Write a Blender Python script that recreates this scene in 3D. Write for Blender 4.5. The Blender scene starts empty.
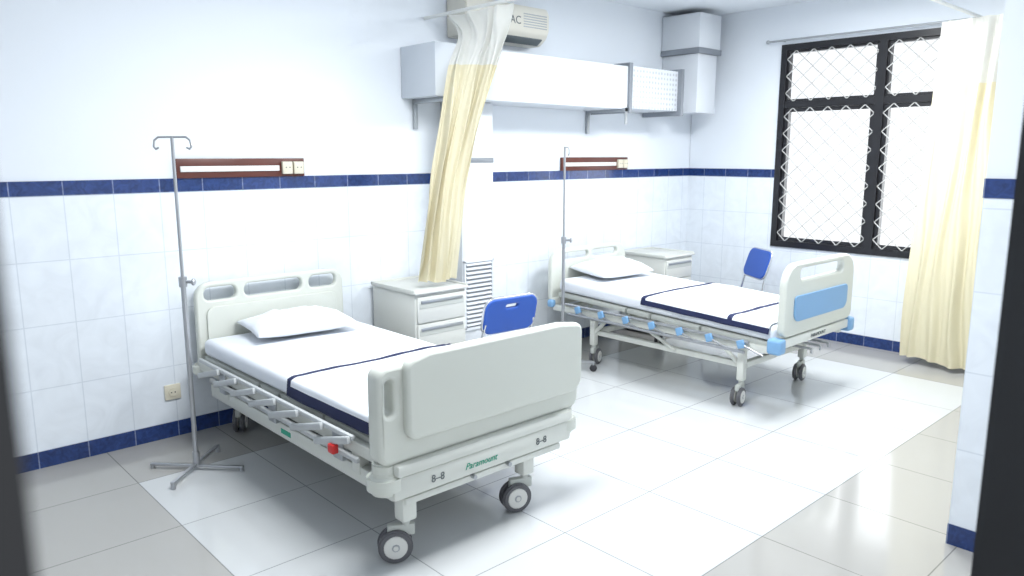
import bpy, bmesh, math, random
from math import *
from mathutils import Vector, Matrix, noise
random.seed(3)
C=bpy.context.collection
WY=4.43; WX=6.52; CZ=2.92; H=1.62

# ---------------- materials ----------------
def newmat(name):
    m=bpy.data.materials.new(name); m.use_nodes=True
    nt=m.node_tree
    return m,nt,nt.nodes['Principled BSDF']
def mat(name,col,rough=.5,metal=0.,var=.04,scale=6.,bump=0.,bscale=60.,emit=0,sub=0,coat=0):
    m,nt,b=newmat(name)
    n=nt.nodes.new('ShaderNodeTexNoise'); n.inputs['Scale'].default_value=scale; n.inputs['Detail'].default_value=3
    g=nt.nodes.new('ShaderNodeTexCoord'); nt.links.new(g.outputs['Object'],n.inputs['Vector'])
    mx=nt.nodes.new('ShaderNodeMix'); mx.data_type='RGBA'
    nt.links.new(n.outputs['Fac'],mx.inputs[0])
    mx.inputs[6].default_value=tuple(min(1,c*(1-var)) for c in col)+(1,)
    mx.inputs[7].default_value=tuple(min(1,c*(1+var)) for c in col)+(1,)
    nt.links.new(mx.outputs[2],b.inputs['Base Color'])
    b.inputs['Roughness'].default_value=rough; b.inputs['Metallic'].default_value=metal
    if coat: b.inputs['Coat Weight'].default_value=coat
    if bump:
        n2=nt.nodes.new('ShaderNodeTexNoise'); n2.inputs['Scale'].default_value=bscale; n2.inputs['Detail'].default_value=4
        nt.links.new(g.outputs['Object'],n2.inputs['Vector'])
        bp=nt.nodes.new('ShaderNodeBump'); bp.inputs['Strength'].default_value=bump; bp.inputs['Distance'].default_value=.01
        nt.links.new(n2.outputs['Fac'],bp.inputs['Height']); nt.links.new(bp.outputs['Normal'],b.inputs['Normal'])
    if emit:
        b.inputs['Emission Color'].default_value=tuple(col)+(1,); b.inputs['Emission Strength'].default_value=emit
    return m
def tilemat(name,u,ou,ov,w,h,c1,c2,grout,rough=.15,mort=.003,cloud=.045,vax='Z',cscale=6):
    m,nt,b=newmat(name); L=nt.links.new
    g=nt.nodes.new('ShaderNodeNewGeometry'); s=nt.nodes.new('ShaderNodeSeparateXYZ'); L(g.outputs['Position'],s.inputs[0])
    def off(o,v):
        a=nt.nodes.new('ShaderNodeMath'); a.operation='SUBTRACT'; L(o,a.inputs[0]); a.inputs[1].default_value=v; return a.outputs[0]
    cb=nt.nodes.new('ShaderNodeCombineXYZ')
    L(off(s.outputs[u],ou-50*w),cb.inputs[0]); L(off(s.outputs[vax],ov-50*h),cb.inputs[1])
    br=nt.nodes.new('ShaderNodeTexBrick'); br.offset=0; br.squash=1
    L(cb.outputs[0],br.inputs['Vector'])
    br.inputs['Scale'].default_value=1; br.inputs['Brick Width'].default_value=w; br.inputs['Row Height'].default_value=h
    br.inputs['Mortar Size'].default_value=mort; br.inputs['Mortar Smooth'].default_value=.1
    br.inputs['Color1'].default_value=c1+(1,); br.inputs['Color2'].default_value=c2+(1,); br.inputs['Mortar'].default_value=grout+(1,)
    n=nt.nodes.new('ShaderNodeTexNoise'); n.inputs['Scale'].default_value=cscale; n.inputs['Detail'].default_value=6; n.inputs['Distortion'].default_value=1.5
    L(g.outputs['Position'],n.inputs['Vector'])
    mr=nt.nodes.new('ShaderNodeMapRange'); mr.inputs[1].default_value=.3; mr.inputs[2].default_value=.7; mr.inputs[3].default_value=1-cloud; mr.inputs[4].default_value=1+cloud
    L(n.outputs['Fac'],mr.inputs[0])
    vm=nt.nodes.new('ShaderNodeVectorMath'); vm.operation='SCALE'; L(br.outputs['Color'],vm.inputs[0]); L(mr.outputs[0],vm.inputs['Scale'])
    L(vm.outputs[0],b.inputs['Base Color']); b.inputs['Roughness'].default_value=rough
    bp=nt.nodes.new('ShaderNodeBump'); bp.invert=True; bp.inputs['Strength'].default_value=.25; bp.inputs['Distance'].default_value=.002
    L(br.outputs['Fac'],bp.inputs['Height']); L(bp.outputs['Normal'],b.inputs['Normal'])
    return m,nt,b,s,vm,br

PAINT=mat('wall_paint',(.74,.78,.83),.75,var=.015,scale=2,bump=.05,bscale=90)
CEIL=mat('ceiling_paint',(.82,.86,.90),.8,var=.01)
WT=(.755,.80,.85); WT2=(.74,.785,.84); GR=(.62,.67,.73)
T_X=tilemat('wall_tile_back','X',.965,.09,.237,.331,WT,WT2,GR)[0]
T_Y=tilemat('wall_tile_side','Y',.93,.09,.237,.331,WT,WT2,GR)[0]
NB=(.014,.036,.135); NB2=(.020,.045,.165)
N_X=tilemat('blue_tile_back','X',.965,1.415,.237,1.2,NB,NB2,(.16,.20,.32),cloud=.35,cscale=25,mort=.003)[0]
N_Y=tilemat('blue_tile_side','Y',.93,1.415,.237,1.2,NB,NB2,(.16,.20,.32),cloud=.35,cscale=25,mort=.003)[0]
def floor_mat():
    m,nt,b,s,vm,br=tilemat('floor_tile','X',1.05,1.49,.6,.6,(.535,.55,.555),(.525,.54,.545),(.28,.29,.295),rough=.11,cloud=.012,vax='Y',mort=.0028,cscale=1.5)
    L=nt.links.new
    def cmp(o,op,v):
        a=nt.nodes.new('ShaderNodeMath'); a.operation=op; L(o,a.inputs[0]); a.inputs[1].default_value=v; return a.outputs[0]
    def mul(a,c):
        x=nt.nodes.new('ShaderNodeMath'); x.operation='MULTIPLY'; L(a,x.inputs[0]); L(c,x.inputs[1]); return x.outputs[0]
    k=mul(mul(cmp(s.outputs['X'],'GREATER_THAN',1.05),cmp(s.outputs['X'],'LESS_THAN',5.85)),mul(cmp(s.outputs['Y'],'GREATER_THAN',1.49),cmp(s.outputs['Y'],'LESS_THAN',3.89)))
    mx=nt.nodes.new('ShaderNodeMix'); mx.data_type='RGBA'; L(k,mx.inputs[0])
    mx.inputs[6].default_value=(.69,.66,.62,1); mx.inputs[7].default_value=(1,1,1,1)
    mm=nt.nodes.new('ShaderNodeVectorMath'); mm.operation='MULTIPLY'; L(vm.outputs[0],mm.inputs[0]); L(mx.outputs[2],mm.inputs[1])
    L(mm.outputs[0],b.inputs['Base Color'])
    return m
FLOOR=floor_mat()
BLACK=mat('black_frame_paint',(.010,.010,.013),.35)
DOORP=mat('dark_door_paint',(.006,.007,.010),.4)
CREAM=mat('cream_plastic',(.62,.64,.585),.32,coat=.2,var=.01)
CREAM2=mat('cream_enamel',(.64,.655,.61),.35,var=.01)
CREAMD=mat('cream_dark',(.46,.48,.45),.4,var=.01)  # darker cream for caster forks, mattress platforms and finger recesses
GREY=mat('grey_metal',(.38,.40,.42),.35,metal=.6)
RAILG=mat('rail_grey_plastic',(.48,.50,.51),.4)
MECH=mat('dark_mechanism',(.10,.105,.11),.5)
CHROME=mat('chrome',(.62,.63,.65),.22,metal=1,var=.01)
STEEL=mat('brushed_steel',(.42,.43,.45),.3,metal=.85)
DARK=mat('dark_rubber',(.03,.03,.035),.6)
TYRE=mat('grey_tyre',(.10,.10,.11),.5)
HUB=mat('hub_plastic',(.66,.66,.63),.4)
SHEET=mat('white_sheet',(.76,.79,.84),.85,bump=.25,bscale=14,var=.01)
PILLOW=mat('pillow_cotton',(.78,.81,.86),.85,bump=.4,bscale=18,var=.01)
NAVY=mat('navy_fabric',(.010,.016,.065),.8)
BLUE=mat('blue_vinyl',(.012,.075,.38),.4)
LBLUE=mat('light_blue_plastic',(.19,.37,.60),.35)
CAB=mat('cabinet_laminate',(.60,.61,.575),.4,var=.01)
CABD=mat('cabinet_gap',(.30,.31,.33),.6)
WOOD=mat('red_brown_wood',(.10,.025,.016),.35,var=.3,scale=12)
WHITEP=mat('white_plastic',(.74,.75,.73),.35,var=.01)
ACP=mat('ac_plastic',(.66,.64,.57),.35,var=.01)
IVORY=mat('ivory_plastic',(.66,.62,.50),.4,var=.01)
DUCT=mat('white_duct',(.66,.69,.73),.4,var=.02,scale=3)
DUCTE=mat('grey_duct_end',(.53,.57,.62),.45,var=.03,scale=3)
DUCTG=mat('duct_seam_metal',(.25,.27,.30),.4,metal=.4)
GREEN=mat('green_print',(.02,.35,.22),.5)
INK=mat('grey_ink',(.10,.12,.13),.5)
RED=mat('red_plastic',(.6,.02,.02),.4)
GRILLE=mat('window_grille_paint',(.50,.50,.49),.5)
def cloth(name,col,tr=.35):
    m,nt,b=newmat(name); L=nt.links.new
    n=nt.nodes.new('ShaderNodeTexNoise'); n.inputs['Scale'].default_value=4
    mx=nt.nodes.new('ShaderNodeMix'); mx.data_type='RGBA'; L(n.outputs['Fac'],mx.inputs[0])
    mx.inputs[6].default_value=tuple(c*.95 for c in col)+(1,); mx.inputs[7].default_value=tuple(min(1,c*1.03) for c in col)+(1,)
    L(mx.outputs[2],b.inputs['Base Color']); b.inputs['Roughness'].default_value=.85
    t=nt.nodes.new('ShaderNodeBsdfTranslucent'); L(mx.outputs[2],t.inputs['Color'])
    ms=nt.nodes.new('ShaderNodeMixShader'); ms.inputs[0].default_value=tr
    L(b.outputs[0],ms.inputs[1]); L(t.outputs[0],ms.inputs[2]); L(ms.outputs[0],nt.nodes['Material Output'].inputs['Surface'])
    return m
CURT=cloth('yellow_curtain_fabric',(.73,.675,.49),.25); NET=cloth('white_net_fabric',(.74,.74,.70),.3)
CURT2=cloth('pale_yellow_curtain_fabric',(.74,.685,.49),.24); NET2=cloth('pale_net_fabric',(.74,.73,.67),.28)
def glassmat():
    m,nt,b=newmat('window_glass'); L=nt.links.new
    t=nt.nodes.new('ShaderNodeBsdfTransparent'); g=nt.nodes.new('ShaderNodeBsdfGlossy'); g.inputs['Roughness'].default_value=.02
    ms=nt.nodes.new('ShaderNodeMixShader'); ms.inputs[0].default_value=.06
    L(t.outputs[0],ms.inputs[1]); L(g.outputs[0],ms.inputs[2]); L(ms.outputs[0],nt.nodes['Material Output'].inputs['Surface'])
    return m
GLASS=glassmat()
def perfmat():
    m,nt,b=newmat('perforated_duct'); L=nt.links.new
    v=nt.nodes.new('ShaderNodeTexVoronoi'); v.inputs['Scale'].default_value=24; v.inputs['Randomness'].default_value=.1
    g=nt.nodes.new('ShaderNodeTexCoord'); L(g.outputs['Object'],v.inputs['Vector'])
    r=nt.nodes.new('ShaderNodeMapRange'); r.inputs[1].default_value=.25; r.inputs[2].default_value=.38; L(v.outputs['Distance'],r.inputs[0])
    mx=nt.nodes.new('ShaderNodeMix'); mx.data_type='RGBA'; L(r.outputs[0],mx.inputs[0])
    mx.inputs[6].default_value=(.44,.46,.49,1); mx.inputs[7].default_value=(.65,.68,.72,1)
    L(mx.outputs[2],b.inputs['Base Color']); b.inputs['Roughness'].default_value=.4
    return m
PERF=perfmat()

# ---------------- mesh helpers ----------------
def merge(bm,tmp,mi=0,M=None):
    if M is not None: bmesh.ops.transform(tmp,matrix=M,verts=tmp.verts)
    for f in tmp.faces: f.material_index=mi
    me=bpy.data.meshes.new('t'); tmp.to_mesh(me); tmp.free(); bm.from_mesh(me); bpy.data.meshes.remove(me)
def bx(bm,x0,x1,y0,y1,z0,z1,bev=0,seg=2,mi=0,M=None):
    t=bmesh.new(); bmesh.ops.create_cube(t,size=1)
    bmesh.ops.transform(t,matrix=Matrix.Translation(((x0+x1)/2,(y0+y1)/2,(z0+z1)/2))@Matrix.Diagonal((x1-x0,y1-y0,z1-z0,1)),verts=t.verts)
    if bev: bmesh.ops.bevel(t,geom=t.edges[:],offset=bev,segments=seg,profile=.5,affect='EDGES')
    merge(bm,t,mi,M)
def rod(bm,a,b,r,seg=12,mi=0,r2=None):
    a=Vector(a);b=Vector(b);d=b-a
    t=bmesh.new(); bmesh.ops.create_cone(t,cap_ends=True,segments=seg,radius1=r,radius2=r if r2 is None else r2,depth=d.length)
    merge(bm,t,mi,Matrix.Translation((a+b)/2)@d.to_track_quat('Z','Y').to_matrix().to_4x4())
def disc(bm,M,rad,depth,bev=0,seg=32,mi=0):
    t=bmesh.new(); bmesh.ops.create_cone(t,cap_ends=True,segments=seg,radius1=rad,radius2=rad,depth=depth)
    if bev: bmesh.ops.bevel(t,geom=[e for e in t.edges if any(len(f.verts)>4 for f in e.link_faces)],offset=bev,segments=3,affect='EDGES')
    merge(bm,t,mi,M)
def ball(bm,c,r,mi=0,s=(1,1,1)):
    t=bmesh.new(); bmesh.ops.create_uvsphere(t,u_segments=14,v_segments=10,radius=r)
    merge(bm,t,mi,Matrix.Translation(c)@Matrix.Diagonal((*s,1)))
def path(bm,pts,r,seg=10,mi=0):
    for a,b in zip(pts,pts[1:]): rod(bm,a,b,r,seg,mi)
    for p in pts[1:-1]: ball(bm,p,r,mi)
def rr(x0,z0,x1,z1,r,n=6):
    p=[]
    rs=r if isinstance(r,(list,tuple)) else [r]*4
    for (cx,cz,a0,q) in ((x1-rs[0],z1-rs[0],0,rs[0]),(x0+rs[1],z1-rs[1],90,rs[1]),(x0+rs[2],z0+rs[2],180,rs[2]),(x1-rs[3],z0+rs[3],270,rs[3])):
        for i in range(n+1):
            a=radians(a0+90*i/n); p.append((cx+q*cos(a),cz+q*sin(a)))
    return p
def plate(bm,outline,holes,y,th,bev=.006,mi=0,M=None):
    cu=bpy.data.curves.new('t','CURVE'); cu.dimensions='2D'; cu.fill_mode='BOTH'; cu.extrude=max(th/2-bev,.0005); cu.bevel_depth=bev; cu.bevel_resolution=2
    cu.offset=-bev
    for pts in [outline]+holes:
        s=cu.splines.new('POLY'); s.points.add(len(pts)-1); s.use_cyclic_u=True
        for i,q in enumerate(pts): s.points[i].co=(q[0],q[1],0,1)
    ob=bpy.data.objects.new('t',cu); C.objects.link(ob)
    dg=bpy.context.evaluated_depsgraph_get(); me=bpy.data.meshes.new_from_object(ob.evaluated_get(dg))
    t=bmesh.new(); t.from_mesh(me); bpy.data.meshes.remove(me); bpy.data.objects.remove(ob); bpy.data.curves.remove(cu)
    MM=Matrix.Translation((0,y,0))@Matrix.Rotation(radians(90),4,'X')
    if M is not None: MM=M@MM
    merge(bm,t,mi,MM)
def text(bm,s,size,M,mi=0,shear=0):
    cu=bpy.data.curves.new('t','FONT'); cu.body=s; cu.size=size; cu.extrude=.0008; cu.align_x='CENTER'; cu.align_y='CENTER'; cu.shear=shear
    ob=bpy.data.objects.new('t',cu); C.objects.link(ob)
    dg=bpy.context.evaluated_depsgraph_get(); me=bpy.data.meshes.new_from_object(ob.evaluated_get(dg))
    t=bmesh.new(); t.from_mesh(me); bpy.data.meshes.remove(me); bpy.data.objects.remove(ob); bpy.data.curves.remove(cu)
    merge(bm,t,mi,M@Matrix.Rotation(radians(90),4,'X'))
def out(name,bm,mats,parent=None,smooth=35,**kw):
    me=bpy.data.meshes.new(name); bm.normal_update(); bm.to_mesh(me); bm.free()
    for m in (mats if isinstance(mats,(list,tuple)) else [mats]): me.materials.append(m)
    if smooth:
        for p in me.polygons: p.use_smooth=True
        me.set_sharp_from_angle(angle=radians(smooth))
    ob=bpy.data.objects.new(name,me); C.objects.link(ob)
    if parent is not None: ob.parent=parent
    for k,v in kw.items(): ob[k]=v
    return ob
def empty(name,loc,rot=0,**kw):
    e=bpy.data.objects.new(name,None); e.empty_display_size=.1; C.objects.link(e); e.location=loc; e.rotation_euler=(0,0,rot)
    for k,v in kw.items(): e[k]=v
    return e
def box(name,mats,*a,parent=None,smooth=35,bev=0,**kw):
    bm=bmesh.new(); bx(bm,*a,bev=bev); return out(name,bm,mats,parent,smooth,**kw)
N=bmesh.new
ST=dict(kind='structure')

# ---------------- room shell ----------------
X0=-.9; FY0=.22; FY1=.30
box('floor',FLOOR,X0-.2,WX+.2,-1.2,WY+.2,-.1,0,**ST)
box('ceiling',CEIL,X0-.2,WX+.2,FY0,WY+.2,CZ,CZ+.1,**ST)
box('wall_back',PAINT,X0-.2,WX+.2,WY+.006,WY+.2,0,CZ,**ST)
box('trim_1',T_X,X0,WX,WY,WY+.006,.09,1.415,**ST)
box('trim_2',N_X,X0,WX,WY-.003,WY+.006,1.415,1.49,**ST)
box('baseboard_back',N_X,X0,WX,WY-.003,WY+.006,0,.09,**ST)
box('wall_left',PAINT,X0-.2,X0,FY0,WY,0,CZ,**ST)
wy0,wy1,wz0,wz1=1.74,3.50,.79,2.58
bm=N()
a,b=WX+.006,WX+.2
bx(bm,a,b,FY0,wy0,0,CZ);bx(bm,a,b,wy1,WY,0,CZ);bx(bm,a,b,wy0,wy1,0,wz0);bx(bm,a,b,wy0,wy1,wz1,CZ)
out('wall_right',bm,PAINT,**ST)
bm=N(); bx(bm,WX,WX+.006,.93,wy0,.09,1.415);bx(bm,WX,WX+.006,wy1,WY,.09,1.415);bx(bm,WX,WX+.006,wy0,wy1,.09,wz0)
out('trim_3',bm,T_Y,**ST)
bm=N(); bx(bm,WX-.003,WX+.006,.93,wy0,1.415,1.49);bx(bm,WX-.003,WX+.006,wy1,WY,1.415,1.49)
out('trim_4',bm,N_Y,**ST)
box('baseboard_right',N_Y,WX-.003,WX+.006,.93,WY,0,.09,**ST)
bm=N(); bx(bm,3.376,WX,FY1,.93,0,CZ); out('wall_near',bm,PAINT,**ST)
box('trim_5',T_Y,3.37,3.376,FY1,.93,.09,1.455,**ST)
box('trim_6',N_Y,3.367,3.376,FY1,.933,1.455,1.53,**ST)
box('baseboard_near',N_Y,3.367,3.376,FY1,.933,0,.09,**ST)
dx0,dx1=.033,1.22
bm=N(); bx(bm,X0,dx0-.06,FY0,FY1,0,CZ);bx(bm,dx1+.06,WX,FY0,FY1,0,CZ);bx(bm,dx0-.06,dx1+.06,FY0,FY1,2.26,CZ)
out('wall_front',bm,PAINT,**ST)
bm=N(); bx(bm,dx0-.06,dx0,FY0,FY1,0,2.26);bx(bm,dx1,dx1+.06,FY0,FY1,0,2.26);bx(bm,dx0,dx1,FY0,FY1,2.2,2.26)
out('door_1',bm,DOORP,**ST)

# ---------------- window ----------------
bm=N(); xa,xb=WX-.015,WX+.07
def frame(bm,xa,xb,y0,y1,z0,z1,w):
    bx(bm,xa,xb,y0,y0+w,z0,z1);bx(bm,xa,xb,y1-w,y1,z0,z1);bx(bm,xa,xb,y0+w,y1-w,z0,z0+w);bx(bm,xa,xb,y0+w,y1-w,z1-w,z1)
frame(bm,xa,xb,wy0,wy1,wz0,wz1,.055)
ym=2.62; zt=2.06
bx(bm,xa,xb,ym-.035,ym+.035,wz0+.055,wz1-.055)
bx(bm,xa+.004,xb,wy0+.055,wy1-.055,zt-.028,zt+.028)
win=out('window_1',bm,BLACK,**ST)
pn=[(wy0+.055,ym-.035),(ym+.035,wy1-.055)]
for (y0,y1) in pn:
    for (z0,z1) in ((wz0+.055,zt-.028),(zt+.028,wz1-.055)):
        bm=N(); frame(bm,xa+.02,xb-.01,y0+.002,y1-.002,z0+.002,z1-.002,.034 if z0<1.5 else .018); out('casement',bm,BLACK,win,**ST)
        box('glass_pane',GLASS,WX+.03,WX+.034,y0+.016,y1-.016,z0+.016,z1-.016,parent=win,**ST)
        bm=N(); x=WX-.004
        kx=5; kz=max(1,round((z1-z0)/.155))
        dy=(y1-y0)/kx; dz=(z1-z0)/kz
        for i in range(kx):
            for j in range(kz):
                c=(y0+i*dy,z0+j*dz)
                m=[(c[0]+dy/2,c[1]),(c[0]+dy,c[1]+dz/2),(c[0]+dy/2,c[1]+dz),(c[0],c[1]+dz/2)]
                for q in range(4):
                    p1,p2=m[q],m[(q+1)%4]; rod(bm,(x,p1[0],p1[1]),(x,p2[0],p2[1]),.0046,5)
        out('grille',bm,GRILLE,win,**ST)

# ---------------- casters ----------------
def caster(par,x,y,r,ang,ztop):
    M=Matrix.Translation((x,y,0))@Matrix.Rotation(ang,4,'Z')
    o=.045
    bm=N()
    rod(bm,(0,0,r*2+.005),(0,0,ztop),.017,14)
    bx(bm,-.035,.075,-.016,.016,r*1.55,r*2+.018,bev=.008)
    rod(bm,(o,0,r),(o*.6,0,r*1.7),.013,10)
    bmesh.ops.transform(bm,matrix=M,verts=bm.verts)
    c=out('caster',bm,[CREAMD,GREY],par)
    for s in(-1,1):
        bm=N()
        R=Matrix.Translation((o,s*.022,r))@Matrix.Rotation(pi/2,4,'X')
        disc(bm,R,r,.024,.007,36,0)
        disc(bm,R,r*.70,.030,.003,32,1); disc(bm,R,r*.24,.036,.003,24,2); disc(bm,R,r*.15,.042,.002,16,1)
        bmesh.ops.transform(bm,matrix=M,verts=bm.verts)
        out('wheel',bm,[TYRE,HUB,GREY],c)

# ---------------- bed parts ----------------
def mattress(loc,w,l,z0,z1,lab,tilt=0):
    bm=N(); bx(bm,-w/2,w/2,-l/2,l/2,z0,z1,bev=.035,seg=4)
    o=out('mattress',bm,SHEET,label=lab,category='mattress'); o.location=loc; o.rotation_euler=(tilt,0,0); return o
def pillow(loc,w,d,h,rot,lab,seed=0,tilt=0):
    bm=N(); nx,ny=44,30
    def P(i,j,s):
        u=-1+2*i/nx; v=-1+2*j/ny
        t=max(0,(1-abs(u)**2.4))**.55*max(0,(1-abs(v)**2.4))**.55
        x=u*w/2*(1-.05*(1-abs(v))); y=v*d/2*(1-.06*(1-abs(u)))
        nz=(noise.noise(Vector((x*9+seed,y*9,s*3)))*.022+noise.noise(Vector((x*22+seed,y*14,s*3)))*.012)*t
        z=(h*.64 if s>0 else -h*.36)*t + nz*(1 if s>0 else .15)
        return Vector((x,y,z))
    top=[[bm.verts.new(P(i,j,1)) for j in range(ny+1)] for i in range(nx+1)]
    bot=[[top[i][j] if i in(0,nx) or j in (0,ny) else bm.verts.new(P(i,j,-1)) for j in range(ny+1)] for i in range(nx+1)]
    for i in range(nx):
        for j in range(ny):
            bm.faces.new((top[i][j],top[i+1][j],top[i+1][j+1],top[i][j+1])); bm.faces.new((bot[i][j+1],bot[i+1][j+1],bot[i+1][j],bot[i][j]))
    o=out('pillow',bm,PILLOW,smooth=180,label=lab,category='pillow'); o.location=loc; o.rotation_euler=(tilt,0,rot); return o
def drape(loc,w,y0,y1,zt,hl,hr,seed,lab,nb=.038,stripes=(),side=True,flare=.02,nbs=None,tilt=0):
    bm=N(); e=.008; r=.03
    nbs=nbs or nb
    tot=hl+w+hr; ns=int(tot/.0125); ny=int((y1-y0)/.0125)
    g=[]
    for j in range(ny+1):
        y=y0+(y1-y0)*j/ny; row=[]
        for i in range(ns+1):
            s=i/ns*tot
            nn=noise.noise(Vector((s*4+seed,y*5,seed)))
            if s<hl: x=-w/2-e-flare*(hl-s)/max(hl,.01)*(.5+nn*.8); z=zt-(hl-s)
            elif s>hl+w: x=w/2+e+flare*.5; z=zt-(s-hl-w)
            else: x=-w/2-e+(s-hl)/w*(w+2*e); z=zt
            d=min(abs(s-hl),abs(s-hl-w))
            if d<r and hl<=s<=hl+w: z-= (r-d)**2/r*.35
            zz=z+e+ (nn*.007+noise.noise(Vector((s*11,y*9,seed)))*.003 if hl<s<hl+w else 0)
            yy=y+noise.noise(Vector((s*3,seed*2,y)))*.008
            row.append((bm.verts.new((x,yy,zz)),s,y))
        g.append(row)
    for j in range(ny):
        for i in range(ns):
            f=bm.faces.new((g[j][i][0],g[j][i+1][0],g[j+1][i+1][0],g[j+1][i][0]))
            s=(g[j][i][1]+g[j][i+1][1])/2; y=(g[j][i][2]+g[j+1][i][2])/2
            nv=(y>y1-nb) or (side and s<nbs)
            for q in stripes:
                if abs(y-q)<nb*.5: nv=True
            f.material_index=1 if nv else 0
    o=out('bed_sheet',bm,[SHEET,NAVY],smooth=180,label=lab,category='bed sheet'); o.location=loc; o.rotation_euler=(tilt,0,0)
    m=o.modifiers.new('thick','SOLIDIFY'); m.thickness=.004; m.offset=1
    return o

def bed_a(loc):
    e=empty('hospital_bed',loc,label='cream plastic and metal hospital bed with lowered side rails',category='hospital bed')
    bm=N()
    plate(bm,rr(-.475,.40,.475,.90,[.09,.09,.05,.05]),[rr(-.425,.79,-.235,.867,.034),rr(-.185,.79,.185,.867,.034),rr(.235,.79,.425,.867,.034)],.985,.045,.012)
    out('headboard',bm,CREAM,e,label='cream headboard with three slots')
    bm=N(); plate(bm,rr(-.42,.44,.42,.755,.05),[],.957,.012,.004); out('head_panel',bm,CREAM,e)
    bm=N()
    plate(bm,rr(-.555,.44,.555,.835,[.05,.05,.05,.05]),[rr(-.522,.64,-.484,.78,.018)],-1.0,.085,.018)
    out('footboard',bm,CREAM,e,label='cream footboard with a grip slot at one end')
    bm=N(); o=[]
    w=.445; wr=.545; tz=.872; r=.045
    o+= [(wr-r+r*cos(radians(a)),tz-r-.014+r*sin(radians(a))) for a in range(0,91,15)]
    o+= [(.40,tz),(-.34,tz)]
    o+= [(-w+r+r*cos(radians(a)),tz-r-.014+r*sin(radians(a))) for a in range(90,181,15)]
    o+= [(-w+.05+.05*cos(radians(a)),.58+.05*sin(radians(a))) for a in range(180,271,15)]
    o+= [(wr-.07+.07*cos(radians(a)),.60+.07*sin(radians(a))) for a in range(270,361,15)]
    plate(bm,o,[],-1.052,.05,.016); out('foot_panel',bm,CREAM,e)
    bm=N(); bx(bm,-.50,.50,-1.05,-.94,.29,.385,bev=.014); bx(bm,-.49,.49,-1.068,-.93,.39,.44,bev=.012); bx(bm,-.44,.44,-1.04,-.96,.255,.285,bev=.008)
    text(bm,'Paramount',.040,Matrix.Translation((-.06,-1.0515,.335)),1,.35)
    for x in(-.29,.30): text(bm,'8–8',.045,Matrix.Translation((x,-1.0515,.335)),2)
    out('foot_rail',bm,[CREAM2,GREEN,INK],e)
    for s in (-1,1):
        bm=N(); disc(bm,Matrix.Translation((s*.50,-.985,.36)),.072,.09,.02); 
        disc(bm,Matrix.Translation((s*.50,-.985,.42)),.05,.05,.008)
        out('corner_bumper',bm,CREAM,e)
        bm=N(); disc(bm,Matrix.Translation((s*.47,.97,.40)),.045,.06,.01); out('corner_bumper',bm,CREAM,e)
    bm=N()
    for s in(-1,1):
        bx(bm,s*.47-.02,s*.47+.02,-.98,.97,.40,.455,bev=.006)
        bx(bm,s*.43-.025,s*.43+.025,-.97,.88,.25,.325,bev=.008)
        for y in (-.7,.65): bx(bm,s*.44-.02,s*.44+.03,y-.03,y+.03,.29,.42,bev=.005)
    for y in (-.95,-.4,.15,.75): bx(bm,-.46,.46,y-.02,y+.02,.41,.445,bev=.004)
    bx(bm,-.43,.43,-1.02,-.95,.25,.31,bev=.006); bx(bm,-.43,.43,.82,.88,.25,.31,bev=.006)
    bx(bm,-.4565,-.455,-.10,.0,.275,.300,mi=1)
    out('bed_frame',bm,[CREAM2,GREEN],e)
    bm=N()
    for k,(ya,yb) in enumerate(((-.93,-.45),(-.43,-.02),(0,.2),(.22,.93))): bx(bm,-.46,.46,ya,yb,.455,.482,bev=.004)
    out('mattress_platform',bm,CREAMD,e)
    bm=N(); path(bm,[(-.1,-1.06,.28),(-.1,-.2,.30)],.01); path(bm,[(.1,-1.06,.28),(.1,-.2,.30)],.01); path(bm,[(0,.6,.35),(0,-.2,.30)],.02)
    out('crank_shaft',bm,GREY,e)
    bm=N(); bx(bm,-.34,.34,-.36,-.26,.30,.41,bev=.01); bx(bm,-.30,.30,.30,.40,.30,.41,bev=.01); bx(bm,-.06,.06,-.3,.38,.28,.40,bev=.015)
    for s in(-1,1): bx(bm,s*.40-.012,s*.40+.012,-.85,.78,.335,.395,bev=.004)
    out('lift_mechanism',bm,MECH,e,label='dark grey lifting mechanism')
    for x,y in ((-.41,-.99),(.25,-.99),(-.32,.84),(.32,.84)):
        bm=N(); bx(bm,x-.035,x+.035,y-.033,y+.033,.175,.31,bev=.01); out('leg',bm,CREAM2,e)
    for x,y,a in ((-.41,-.99,radians(150)),(.25,-.99,radians(160)),(-.32,.84,radians(60)),(.32,.84,radians(80))):
        caster(e,x,y,.070,a,.185)
    for s in (-1,1):
        X=s*.525
        bm=N()
        bx(bm,X-.010,X+.010,-.80,.82,.480,.502,bev=.006); bx(bm,X-s*.02-.010,X-s*.02+.010,-.80,.74,.378,.400,bev=.006)
        sr=out('side_rail',bm,RAILG,e,label='grey folding side rail')
        for i in range(7):
            y=-.74+i*.22
            bm=N(); 
            bx(bm,-.010,.010,-.15,.15,-.016,.016,bev=.007,M=Matrix.Translation((X+s*.016,y+.09,.445))@Matrix.Rotation(radians(-16),4,'X'))
            out('rail_bar',bm,RAILG,sr)
        for y in (-.62,0,.60):
            bm=N(); bx(bm,X-s*.045-.02,X-s*.045+.02,y-.04,y+.04,.34,.46,bev=.006); out('rail_bracket',bm,GREY,sr)
    bm=N(); bx(bm,-.565,-.535,-.70,-.655,.40,.44,bev=.006); out('release_lever',bm,RED,e,label='red release lever')
    return e
TILT=radians(2.6)
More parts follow.
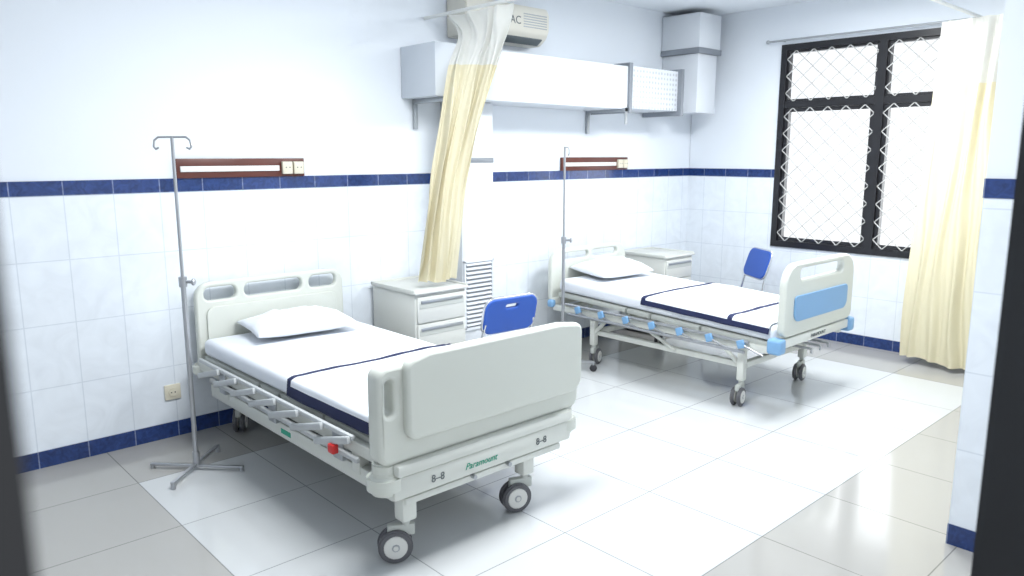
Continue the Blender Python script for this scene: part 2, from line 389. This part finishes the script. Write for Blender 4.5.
def bed_b(loc):
    e=empty('hospital_bed',loc,label='cream hospital bed with light blue accents and chrome rails',category='hospital bed')
    bm=N()
    plate(bm,rr(-.47,.44,.47,.87,[.12,.12,.04,.04]),[rr(-.35,.775,-.02,.832,.028),rr(.02,.775,.35,.832,.028)],1.0,.045,.012)
    out('headboard',bm,CREAM,e,label='cream headboard with two slots')
    bm=N()
    plate(bm,rr(-.48,.50,.48,.96,[.14,.14,.06,.06],8),[rr(-.30,.850,.30,.922,.034)],-1.0,.05,.014)
    out('footboard',bm,CREAM,e,label='cream footboard with a grip slot')
    for y in(-1.03,-.972):
        bm=N(); plate(bm,rr(-.37,.59,.37,.755,[.03,.03,.06,.06]),[],y,.012,.004); out('blue_panel',bm,LBLUE,e,label='light blue inset panel')
    bm=N(); bx(bm,-.47,.47,-1.02,-.96,.43,.49,bev=.01)
    text(bm,'PARAMOUNT',.034,Matrix.Translation((0,-1.022,.46)),1)
    out('foot_rail',bm,[CREAM2,INK],e)
    bm=N(); bx(bm,-.47,.47,.95,1.0,.42,.48,bev=.01); out('head_rail',bm,CREAM2,e)
    for s in(-1,1):
        bm=N(); bx(bm,s*.49-.045,s*.49+.045,-1.035,-.94,.40,.50,bev=.022,seg=4); out('corner_bumper',bm,LBLUE,e,label='light blue corner bumper')
        bm=N(); bx(bm,s*.475-.025,s*.475+.025,.94,1.0,.41,.47,bev=.015,seg=4); out('corner_bumper',bm,LBLUE,e,label='light blue corner bumper')
    bm=N()
    for s in(-1,1):
        bx(bm,s*.45-.02,s*.45+.02,-.97,.96,.385,.43,bev=.006)
        bx(bm,s*.40-.018,s*.40+.018,-.74,.58,.24,.28,bev=.006)
        rod(bm,(s*.42,-.72,.25),(s*.44,-.55,.40),.015); rod(bm,(s*.42,.56,.25),(s*.44,.40,.40),.015)
        rod(bm,(s*.42,-.2,.26),(s*.44,.1,.40),.012)
    for y in(-.72,.56): bx(bm,-.42,.42,y-.02,y+.02,.24,.28,bev=.005)
    for y in(-.9,-.3,.3,.9): bx(bm,-.44,.44,y-.02,y+.02,.39,.42,bev=.004)
    out('bed_frame',bm,CREAM2,e)
    bm=N()
    for (ya,yb) in ((-.92,-.42),(-.40,0),(.02,.22),(.24,.92)): bx(bm,-.45,.45,ya,yb,.415,.450,bev=.004)
    bmesh.ops.transform(bm,matrix=Matrix.Translation((0,.02,.045))@Matrix.Rotation(TILT,4,'X'),verts=bm.verts)
    for s in(-1,1):
        rod(bm,(s*.38,.70,.40),(s*.38,.60,.48),.012); rod(bm,(s*.38,.20,.40),(s*.38,.28,.46),.012)
    out('mattress_platform',bm,CREAMD,e)
    for x in(-.42,.42):
        for y in (-.72,.56):
            bm=N(); bx(bm,x-.024,x+.024,y-.024,y+.024,.16,.40,bev=.006); out('leg',bm,CREAM2,e)
            caster(e,x,y,.062,radians(190 if y<0 else 20),.17)
    bm=N()
    for x in(-.12,0,.12): 
        rod(bm,(x,-1.04,.38),(x,-.3,.38),.008); rod(bm,(x,-1.04,.38),(x,-1.04,.35),.007)
    out('crank_handle',bm,STEEL,e)
    for s in(-1,1):
        X=s*.49; bm=N()
        rod(bm,(X,-.80,.44),(X,.80,.46),.011); rod(bm,(X+s*.015,-.78,.375),(X+s*.015,.76,.39),.011)
        sr=out('side_rail',bm,STEEL,e,label='chrome folding side rail')
        for i in range(7):
            y=-.75+i*.235
            bm=N(); bx(bm,-.013,.013,-.026,.026,-.030,.024,bev=.007,M=Matrix.Translation((X+s*.010,y,.425+.01*i/6))@Matrix.Rotation(radians(-20),4,'X'))
            rod(bm,(X+s*.015,y,.425),(X+s*.015,y-.16,.375),.006,mi=1)
            out('rail_bracket',bm,[LBLUE,STEEL],sr)
    return e

B1=(2.03,3.37,0); bed_a(B1)
mattress((2.03,3.36,0),.93,1.88,.484,.582,'white-sheeted mattress on the cream hospital bed')
pillow((2.05,4.08,.64),.61,.40,.12,radians(-6),'plump white pillow at the head of the cream bed',1.3,radians(3))
drape((2.03,3.36,0),.93,-.92,-.13,.584,.085,.09,2.1,'folded white sheet with navy border on the cream bed',nb=.034,nbs=.045)
B2=(4.79,3.22,0); bed_b(B2)
mattress((4.79,3.225,.047),.90,1.88,.455,.555,'white-sheeted mattress on the blue-accented hospital bed',TILT)
pillow((4.80,3.97,.695),.60,.40,.14,radians(-4),'plump white pillow at the head of the blue-accented bed',7.7,radians(5))
drape((4.79,3.225,.047),.90,-.90,.10,.557,.06,.07,5.2,'white sheet with navy stripes on the blue-accented bed',stripes=(-.62,),nb=.036,nbs=.036,tilt=TILT)

# ---------------- cabinets ----------------
def cabinet(loc,w,d,h,lab):
    e=empty('bedside_cabinet',loc,label=lab,category='bedside cabinet')
    bm=N(); bx(bm,-w/2,w/2,-d/2+.012,d/2,.07,h-.03,bev=.008); out('body',bm,CAB,e)
    bm=N(); bx(bm,-w/2-.012,w/2+.012,-d/2-.015,d/2,h-.03,h-.012,bev=.008)
    for a in ((-w/2-.012,-w/2,-d/2,d/2),(w/2,w/2+.012,-d/2,d/2),(-w/2-.012,w/2+.012,d/2-.012,d/2)): bx(bm,*a,h-.02,h,bev=.003)
    out('cabinet_top',bm,CAB,e)
    fy=-d/2+.012
    def front(name,z0,z1):
        bm=N(); bx(bm,-w/2+.015,w/2-.015,fy-.014,fy+.002,z0,z1,bev=.005)
        p=out(name,bm,CAB,e)
        bm=N(); bx(bm,-w/2+.04,w/2-.04,fy-.024,fy-.012,z1-.04,z1-.022,bev=.004); out('handle',bm,GREY,p)
        bm=N(); bx(bm,-w/2+.03,w/2-.03,fy-.016,fy-.0135,z1-.075,z1-.04); out('finger_recess',bm,CREAMD,p)
    front('drawer',h-.22,h-.05); front('drawer',h-.40,h-.23); front('door',.085,h-.41)
    for x in(-w/2+.05,w/2-.05):
        for y in (-d/2+.06,d/2-.05):
            bm=N(); rod(bm,(x,y,.04),(x,y,.075),.01); rod(bm,(x-.011,y,.024),(x+.011,y,.024),.024,20); out('caster',bm,TYRE,e)
    return e
cabinet((2.975,4.14,0),.42,.50,.77,'cream bedside cabinet with two drawers beside the cream bed')
cabinet((5.68,4.16,0),.42,.48,.75,'cream bedside cabinet behind the blue-accented bed')

# ---------------- chairs ----------------
def chair(loc,rot,lab,slot=True,bt=.11,bb=-.11,tl=13):
    e=empty('visitor_chair',loc,rot,label=lab,category='chair',group='blue padded visitor chairs')
    bm=N(); bx(bm,-.19,.19,-.18,.17,.385,.42,bev=.016,seg=4); out('seat',bm,BLUE,e)
    T=Matrix.Translation((0,.215,.70))@Matrix.Rotation(radians(-tl),4,'X')
    bm=N(); plate(bm,rr(-.195,bb,.195,bt,.065),[rr(-.045,.045,.045,.068,.011)] if slot else [],0,.030,.010,M=T); out('backrest',bm,BLUE,e,label='blue padded backrest')
    bm=N(); plate(bm,rr(-.203,bb-.008,.203,bt+.008,.072),[rr(-.188,bb+.007,.188,bt-.007,.06)],0,.014,.004,M=T); out('backrest_rim',bm,CHROME,e,label='chrome rim')
    for s in(-1,1):
        bm=N(); path(bm,[(s*.205,.25,.0),(s*.20,.15,.385),(s*.18,.195,.60),(s*.18,.215,.66)],.009); out('rear_leg',bm,CHROME,e)
        bm=N(); path(bm,[(s*.205,-.20,.0),(s*.20,-.17,.375),(s*.20,.165,.38)],.010); out('front_leg',bm,CHROME,e)
    for y in(-.12,.12):
        bm=N(); rod(bm,(-.20,y,.375),(.20,y,.375),.009); out('frame_tube',bm,CHROME,e)
chair((2.965,3.42,0),radians(176),'blue padded chrome-framed chair with a grip slot in its backrest')
chair((5.86,3.47,0),radians(236),'blue padded chrome-framed chair beside the blue-accented bed',False,.11,-.14,18)

# ---------------- iv stands ----------------
def iv(loc,h,rot,lab,hooks=True,star=False):
    e=empty('iv_stand',loc,rot,label=lab,category='iv stand')
    bm=N()
    if star:
        for k in range(5):
            M=Matrix.Rotation(radians(72*k),4,'Z')
            bx(bm,0,.25,-.011,.011,.065,.083,bev=.004,M=M)
        rod(bm,(0,0,.06),(0,0,.14),.02)
    else:
        for a in (0,90):
            M=Matrix.Rotation(radians(a),4,'Z'); z=.022 if a==0 else .034
            bx(bm,-.25,.25,-.010,.010,z-.006,z+.006,bev=.003,M=M)
            for s in(-1,1): rod(bm,M@Vector((s*.24,0,0)),M@Vector((s*.24,0,z)),.012)
        rod(bm,(0,0,.02),(0,0,.10),.018)
    b=out('base',bm,STEEL,e)
    if star:
        for k in range(5):
            M=Matrix.Rotation(radians(72*k),4,'Z')
            bm=N(); rod(bm,(.24,0,.05),(.24,0,.07),.008)
            disc(bm,Matrix.Translation((.24,0,.027))@Matrix.Rotation(pi/2,4,'X'),.027,.022,.005,20,1)
            bmesh.ops.transform(bm,matrix=M,verts=bm.verts)
            out('caster',bm,[STEEL,DARK],b)
    bm=N(); rod(bm,(0,0,.05),(0,0,1.0),.0125); rod(bm,(0,0,1.0),(0,0,h),.008); out('pole',bm,STEEL,e)
    bm=N(); rod(bm,(0,0,.97),(0,0,1.02),.02); rod(bm,(0,0,.995),(.05,0,.995),.008); ball(bm,(.055,0,.995),.018,s=(.6,1,1)); out('height_clamp',bm,STEEL,e)
    bm=N()
    ws=(-1,1) if hooks else (1,)
    k=1 if hooks else .35
    for s in ws:
        path(bm,[(0,0,h-.005),(s*.07*k,0,h-.005),(s*.09*k,0,h-.02),(s*.095*k,0,h-.05),(s*.085*k,0,h-.062),(s*.07*k,0,h-.055)],.005)
    out('hook',bm,STEEL,e)
iv((1.33,3.86,0),1.71,radians(-47),'steel iv drip stand with double hook beside the cream bed')
iv((4.10,3.86,0),1.68,radians(-58),'steel wheeled iv drip stand beside the blue-accented bed',False,True)

# ---------------- headwall consoles ----------------
def console(x0,x1,lab):
    e=empty('bedhead_console',((x0+x1)/2,WY,1.545),label=lab,category='wall socket rail'); w=(x1-x0)/2
    bm=N(); bx(bm,-w,w,-.02,0,-.055,.055,bev=.004); out('backboard',bm,WOOD,e,label='red-brown wooden backboard')
    bm=N(); bx(bm,-w+.02,w-.17,-.03,-.019,-.02,.012,bev=.003); out('channel',bm,WHITEP,e)
    for k in range(2):
        bm=N(); bx(bm,w-.155+k*.075,w-.09+k*.075,-.045,-.019,-.04,.035,bev=.005)
        for q in(-.012,.012): rod(bm,(w-.122+k*.075+q,-.047,0),(w-.122+k*.075+q,-.04,0),.004,8,1)
        out('socket',bm,[IVORY,INK],e)
console(1.53,2.31,'wooden bedhead rail with white channel above the cream bed')
console(4.65,5.52,'wooden bedhead rail with white channel above the blue-accented bed')
bm=N(); bx(bm,-.045,.045,-.012,0,-.045,.045,bev=.005)
rod(bm,(0,-.018,0),(0,-.010,0),.024,24); 
for q in(-.01,.01): rod(bm,(q,-.0195,0),(q,-.016,0),.004,8,1)
o=out('wall_socket',bm,[IVORY,DARK],label='ivory electrical socket on the white tiled wall',category='wall socket'); o.location=(1.42,WY,.27)

# ---------------- ducting ----------------
D0=4.03
e=empty('air_duct',(4.0,WY,1.97),label='white sheet-metal air duct bracketed along the wall',category='air duct')
def d(x,y,z): return (x-4.0,y-WY,z-1.97)
def dbx(name,m,x0,x1,y0,y1,z0,z1,bev=.004,**kw):
    bm=N(); a=d(x0,y0,z0); b=d(x1,y1,z1); bx(bm,a[0],b[0],a[1],b[1],a[2],b[2],bev=bev); return out(name,bm,m,e,**kw)
dbx('horizontal_duct',DUCT,3.48,5.02,D0,WY,1.99,2.33)
dbx('duct_end_box',DUCTE,3.07,3.46,D0+.015,WY,2.0,2.34,label='grey duct end box')
dbx('perforated_duct_section',PERF,5.06,5.74,D0+.02,WY,2.0,2.34,label='perforated duct section')
dbx('duct_elbow',DUCT,5.78,6.02,D0+.16,WY,2.02,2.32)
dbx('duct_riser',DUCT,6.02,6.32,D0+.01,WY,2.0,2.52)
dbx('duct_riser_head',DUCT,6.00,6.34,D0-.01,WY,2.57,CZ-.05)
dbx('duct_flange',DUCTG,5.99,6.35,D0-.02,WY,2.52,2.57,label='dark metal flange')
dbx('duct_flange',DUCTG,5.02,5.06,D0-.02,WY,1.96,2.36)
dbx('duct_flange',DUCTG,5.74,5.78,D0-.02,WY,1.96,2.36)
for x in(3.16,4.96):
    bm=N(); p=[d(x,D0-.03,1.985),d(x+.03,WY,2.0)]
    z1=p[1][2]-.002
    bx(bm,p[0][0],p[1][0],p[0][1],0,z1-.03,z1,bev=.002); bx(bm,p[0][0],p[1][0],-.02,0,z1-.20,z1-.02,bev=.002)
    bx(bm,p[0][0],p[1][0],p[0][1],p[0][1]+.008,z1-.13,z1,bev=.002)
    out('bracket',bm,GREY,e,label='grey angle bracket')
e=empty('vent_column',(3.555,4.315,0),label='white duct column with louvred vent behind the curtain',category='air duct')
bm=N(); bx(bm,-.15,.15,-.11,.11,0,1.985,bev=.004); out('duct_body',bm,DUCT,e)
bm=N(); bx(bm,-.153,.153,-.114,.11,1.565,1.60,bev=.002); out('duct_seam',bm,DUCTG,e,label='dark metal seam band')
bm=N()
bx(bm,-.13,.13,-.113,-.109,.36,.86,mi=1)
for i in range(15):
    z=.39+i*.032
    bx(bm,-.12,.12,-.134,-.110,z-.002,z+.002,M=Matrix.Translation((0,-.12,z))@Matrix.Rotation(radians(35),4,'X')@Matrix.Translation((0,.12,-z)))
bx(bm,-.14,.14,-.125,-.11,.85,.87);bx(bm,-.14,.14,-.125,-.11,.35,.37);bx(bm,-.14,-.125,-.125,-.11,.36,.86);bx(bm,.125,.14,-.125,-.11,.36,.86)
out('louvre',bm,[DUCT,CABD],e)

# ---------------- air conditioner ----------------
e=empty('air_conditioner',(3.88,WY,2.44),label='white wall-mounted split air conditioner above the duct',category='air conditioner')
bm=N()
prof=[(0,0),(-.12,0),(-.19,.05),(-.215,.10),(-.215,.22),(-.19,.265),(0,.27)]
vs=[[bm.verts.new((x,y,z)) for (y,z) in prof] for x in(-.41,.41)]
n=len(prof)
for i in range(n): bm.faces.new((vs[0][i],vs[0][(i+1)%n],vs[1][(i+1)%n],vs[1][i]))
bm.faces.new(vs[0][::-1]); bm.faces.new(vs[1]); bmesh.ops.recalc_face_normals(bm,faces=bm.faces[:])
bmesh.ops.bevel(bm,geom=bm.edges[:],offset=.008,segments=2,affect='EDGES')
out('housing',bm,ACP,e)
bm=N(); bx(bm,-.36,.36,-.006,.006,-.034,.034,bev=.003,M=Matrix.Translation((0,-.158,.022))@Matrix.Rotation(radians(58),4,'X')); out('air_flap',bm,INK,e,label='dark outlet flap')
bm=N()
for i in range(6): bx(bm,.14,.38,-.219,-.212,.11+i*.018,.117+i*.018)
text(bm,'AC',.08,Matrix.Translation((.06,-.2165,.15)),1)
out('intake_grille',bm,[GREY,INK],e)

# ---------------- curtains ----------------
def curtain(loc,rows,npl,amp,split,cm,nm,lab,grow=.4,irr=.9):
    e=empty('privacy_curtain',loc,label=lab,category='curtain')
    nz,ns=80,160
    R=rows
    def cr(a,b,c,d_,f): return .5*((2*b)+(-a+c)*f+(2*a-5*b+4*c-d_)*f*f+(-a+3*b-3*c+d_)*f**3)
    def ev(t):
        k=t*(len(R)-1); i=min(int(k),len(R)-2); f=k-i
        q=[R[max(i-1,0)],R[i],R[i+1],R[min(i+2,len(R)-1)]]
        z=cr(q[0][0],q[1][0],q[2][0],q[3][0],f)
        L=[cr(*[w[1][c] for w in q],f) for c in(0,1)]; Rr=[cr(*[w[2][c] for w in q],f) for c in(0,1)]
        return z,L,Rr
    def pt(s,t):
        z,L,Rr=ev(t); dx,dy=Rr[0]-L[0],Rr[1]-L[1]; l=hypot(dx,dy); nx,ny=-dy/l,dx/l
        s2=s+(.03*sin(t*6+s*9)+.02*sin(t*13+s*17))*irr
        w=sin(2*pi*npl*s2)*.75+sin(2*pi*npl*1.9*s2+1.3+t)*.35
        am=amp*(.6+irr*noise.noise(Vector((s*4,t*2.5,npl)))+grow*t)
        return (L[0]+dx*s+nx*w*am-loc[0],L[1]+dy*s+ny*w*am-loc[1],z-loc[2]+(.012*sin(s*9) if t>.99 else 0))
    for name,t0,t1,m in (('net_header',0,split,nm),('curtain_fabric',split,1,cm)):
        bm=N(); kk=max(4,int(nz*(t1-t0)))
        g=[[bm.verts.new(pt(i/ns,t0+(t1-t0)*j/kk)) for i in range(ns+1)] for j in range(kk+1)]
        for j in range(kk):
            for i in range(ns): bm.faces.new((g[j][i],g[j][i+1],g[j+1][i+1],g[j+1][i]))
        out(name,bm,m,e,smooth=180)
curtain((3.1,3.85,.8),[(2.53,(3.28,4.20),(3.28,3.52)),(2.38,(3.20,3.98),(3.30,3.60)),(2.16,(3.06,3.90),(3.30,3.71)),(1.80,(3.00,3.92),(3.23,3.80)),(1.45,(2.92,3.92),(3.16,3.85)),(1.1,(2.87,3.94),(3.13,3.88)),(.80,(2.85,3.97),(3.12,3.92))],4.5,.034,.32,CURT,NET,'yellow curtain with net top gathered over the cabinet',irr=1.3)
curtain((6.2,1.9,.05),[(2.57,(6.20,2.10),(6.10,1.50)),(2.0,(6.20,2.12),(6.10,1.52)),(1.5,(6.20,2.14),(6.10,1.5)),(1.0,(6.20,2.17),(6.12,1.5)),(.5,(6.22,2.19),(6.12,1.48)),(.05,(6.22,2.19),(6.14,1.45))],5.5,.036,.16,CURT2,NET2,'pale yellow curtain with net top beside the window',grow=.1,irr=.7)
def rail(name,pts,lab):
    bm=N(); c=pts[0]; path(bm,[tuple(p[q]-c[q] for q in range(3)) for p in pts],.012)
    o=out(name,bm,WHITEP,label=lab,category='curtain rail'); o.location=c; return o
rail('curtain_rail',[(3.28,WY,2.55),(3.28,1.9,2.55),(3.28,1.9,CZ)],'white curtain rail suspended beside the air conditioner')
rail('curtain_rail',[(WX,1.9,2.60),(4.0,1.9,2.60),(4.0,1.9,CZ)],'white curtain rail running out from the window wall')
bm=N(); rod(bm,(-.0,-1.68,0),(0,0,0),.009); ball(bm,(0,.01,0),.018)
for y in(-.12,-1.55): rod(bm,(0,y,0),(.06,y,0),.007)
o=out('curtain_rod',bm,GREY,label='slim grey curtain rod above the window',category='curtain rod'); o.location=(WX-.06,3.60,2.61)

# ---------------- added ceiling fill and lighting ----------------
EM=mat('fill_emitter',(1,1,1),.4,emit=4)
for (x,y) in((2.1,2.3),(4.8,2.3)):  # glowing panels added above the view as interior fill
    e=empty('ceiling_fill',(x,y,CZ),label='white ceiling fill panel added out of view',category='added fill light',group='added fill panels')
    bm=N(); bx(bm,-.62,.62,-.16,.16,-.06,0,bev=.008); out('housing',bm,WHITEP,e)
    bm=N(); bx(bm,-.60,.60,-.14,.14,-.068,-.058,bev=.003); out('fill_diffuser',bm,EM,e)
    l=bpy.data.lights.new('lamp','AREA'); l.shape='RECTANGLE'; l.size=1.2; l.size_y=.6; l.energy=78; l.color=(.96,.985,1)
    lo=bpy.data.objects.new('fill_light',l); C.objects.link(lo); lo.location=(x,y,CZ-.09)
l=bpy.data.lights.new('daylight','AREA'); l.shape='RECTANGLE'; l.size=1.9; l.size_y=2.6; l.energy=52; l.color=(.94,.975,1)
lo=bpy.data.objects.new('daylight',l); C.objects.link(lo); lo.location=(7.35,2.7,1.2); lo.rotation_euler=(0,radians(90),0)
w=bpy.data.worlds.new('w'); bpy.context.scene.world=w; w.use_nodes=True
bg=w.node_tree.nodes['Background']; bg.inputs[0].default_value=(.90,.93,.96,1); bg.inputs[1].default_value=1.1

# ---------------- camera ----------------
cam=bpy.data.cameras.new('camera'); co=bpy.data.objects.new('camera',cam); C.objects.link(co)
cam.sensor_width=36; cam.lens=757/1024*36; cam.clip_start=.02
co.location=(0,0,H)
co.rotation_euler=(radians(90-9.97),0,radians(47.2-90))
cam.dof.use_dof=True; cam.dof.focus_distance=4.2; cam.dof.aperture_fstop=4.0
sc=bpy.context.scene; sc.camera=co
sc.view_settings.view_transform='Standard'; sc.view_settings.look='None'; sc.view_settings.exposure=.22
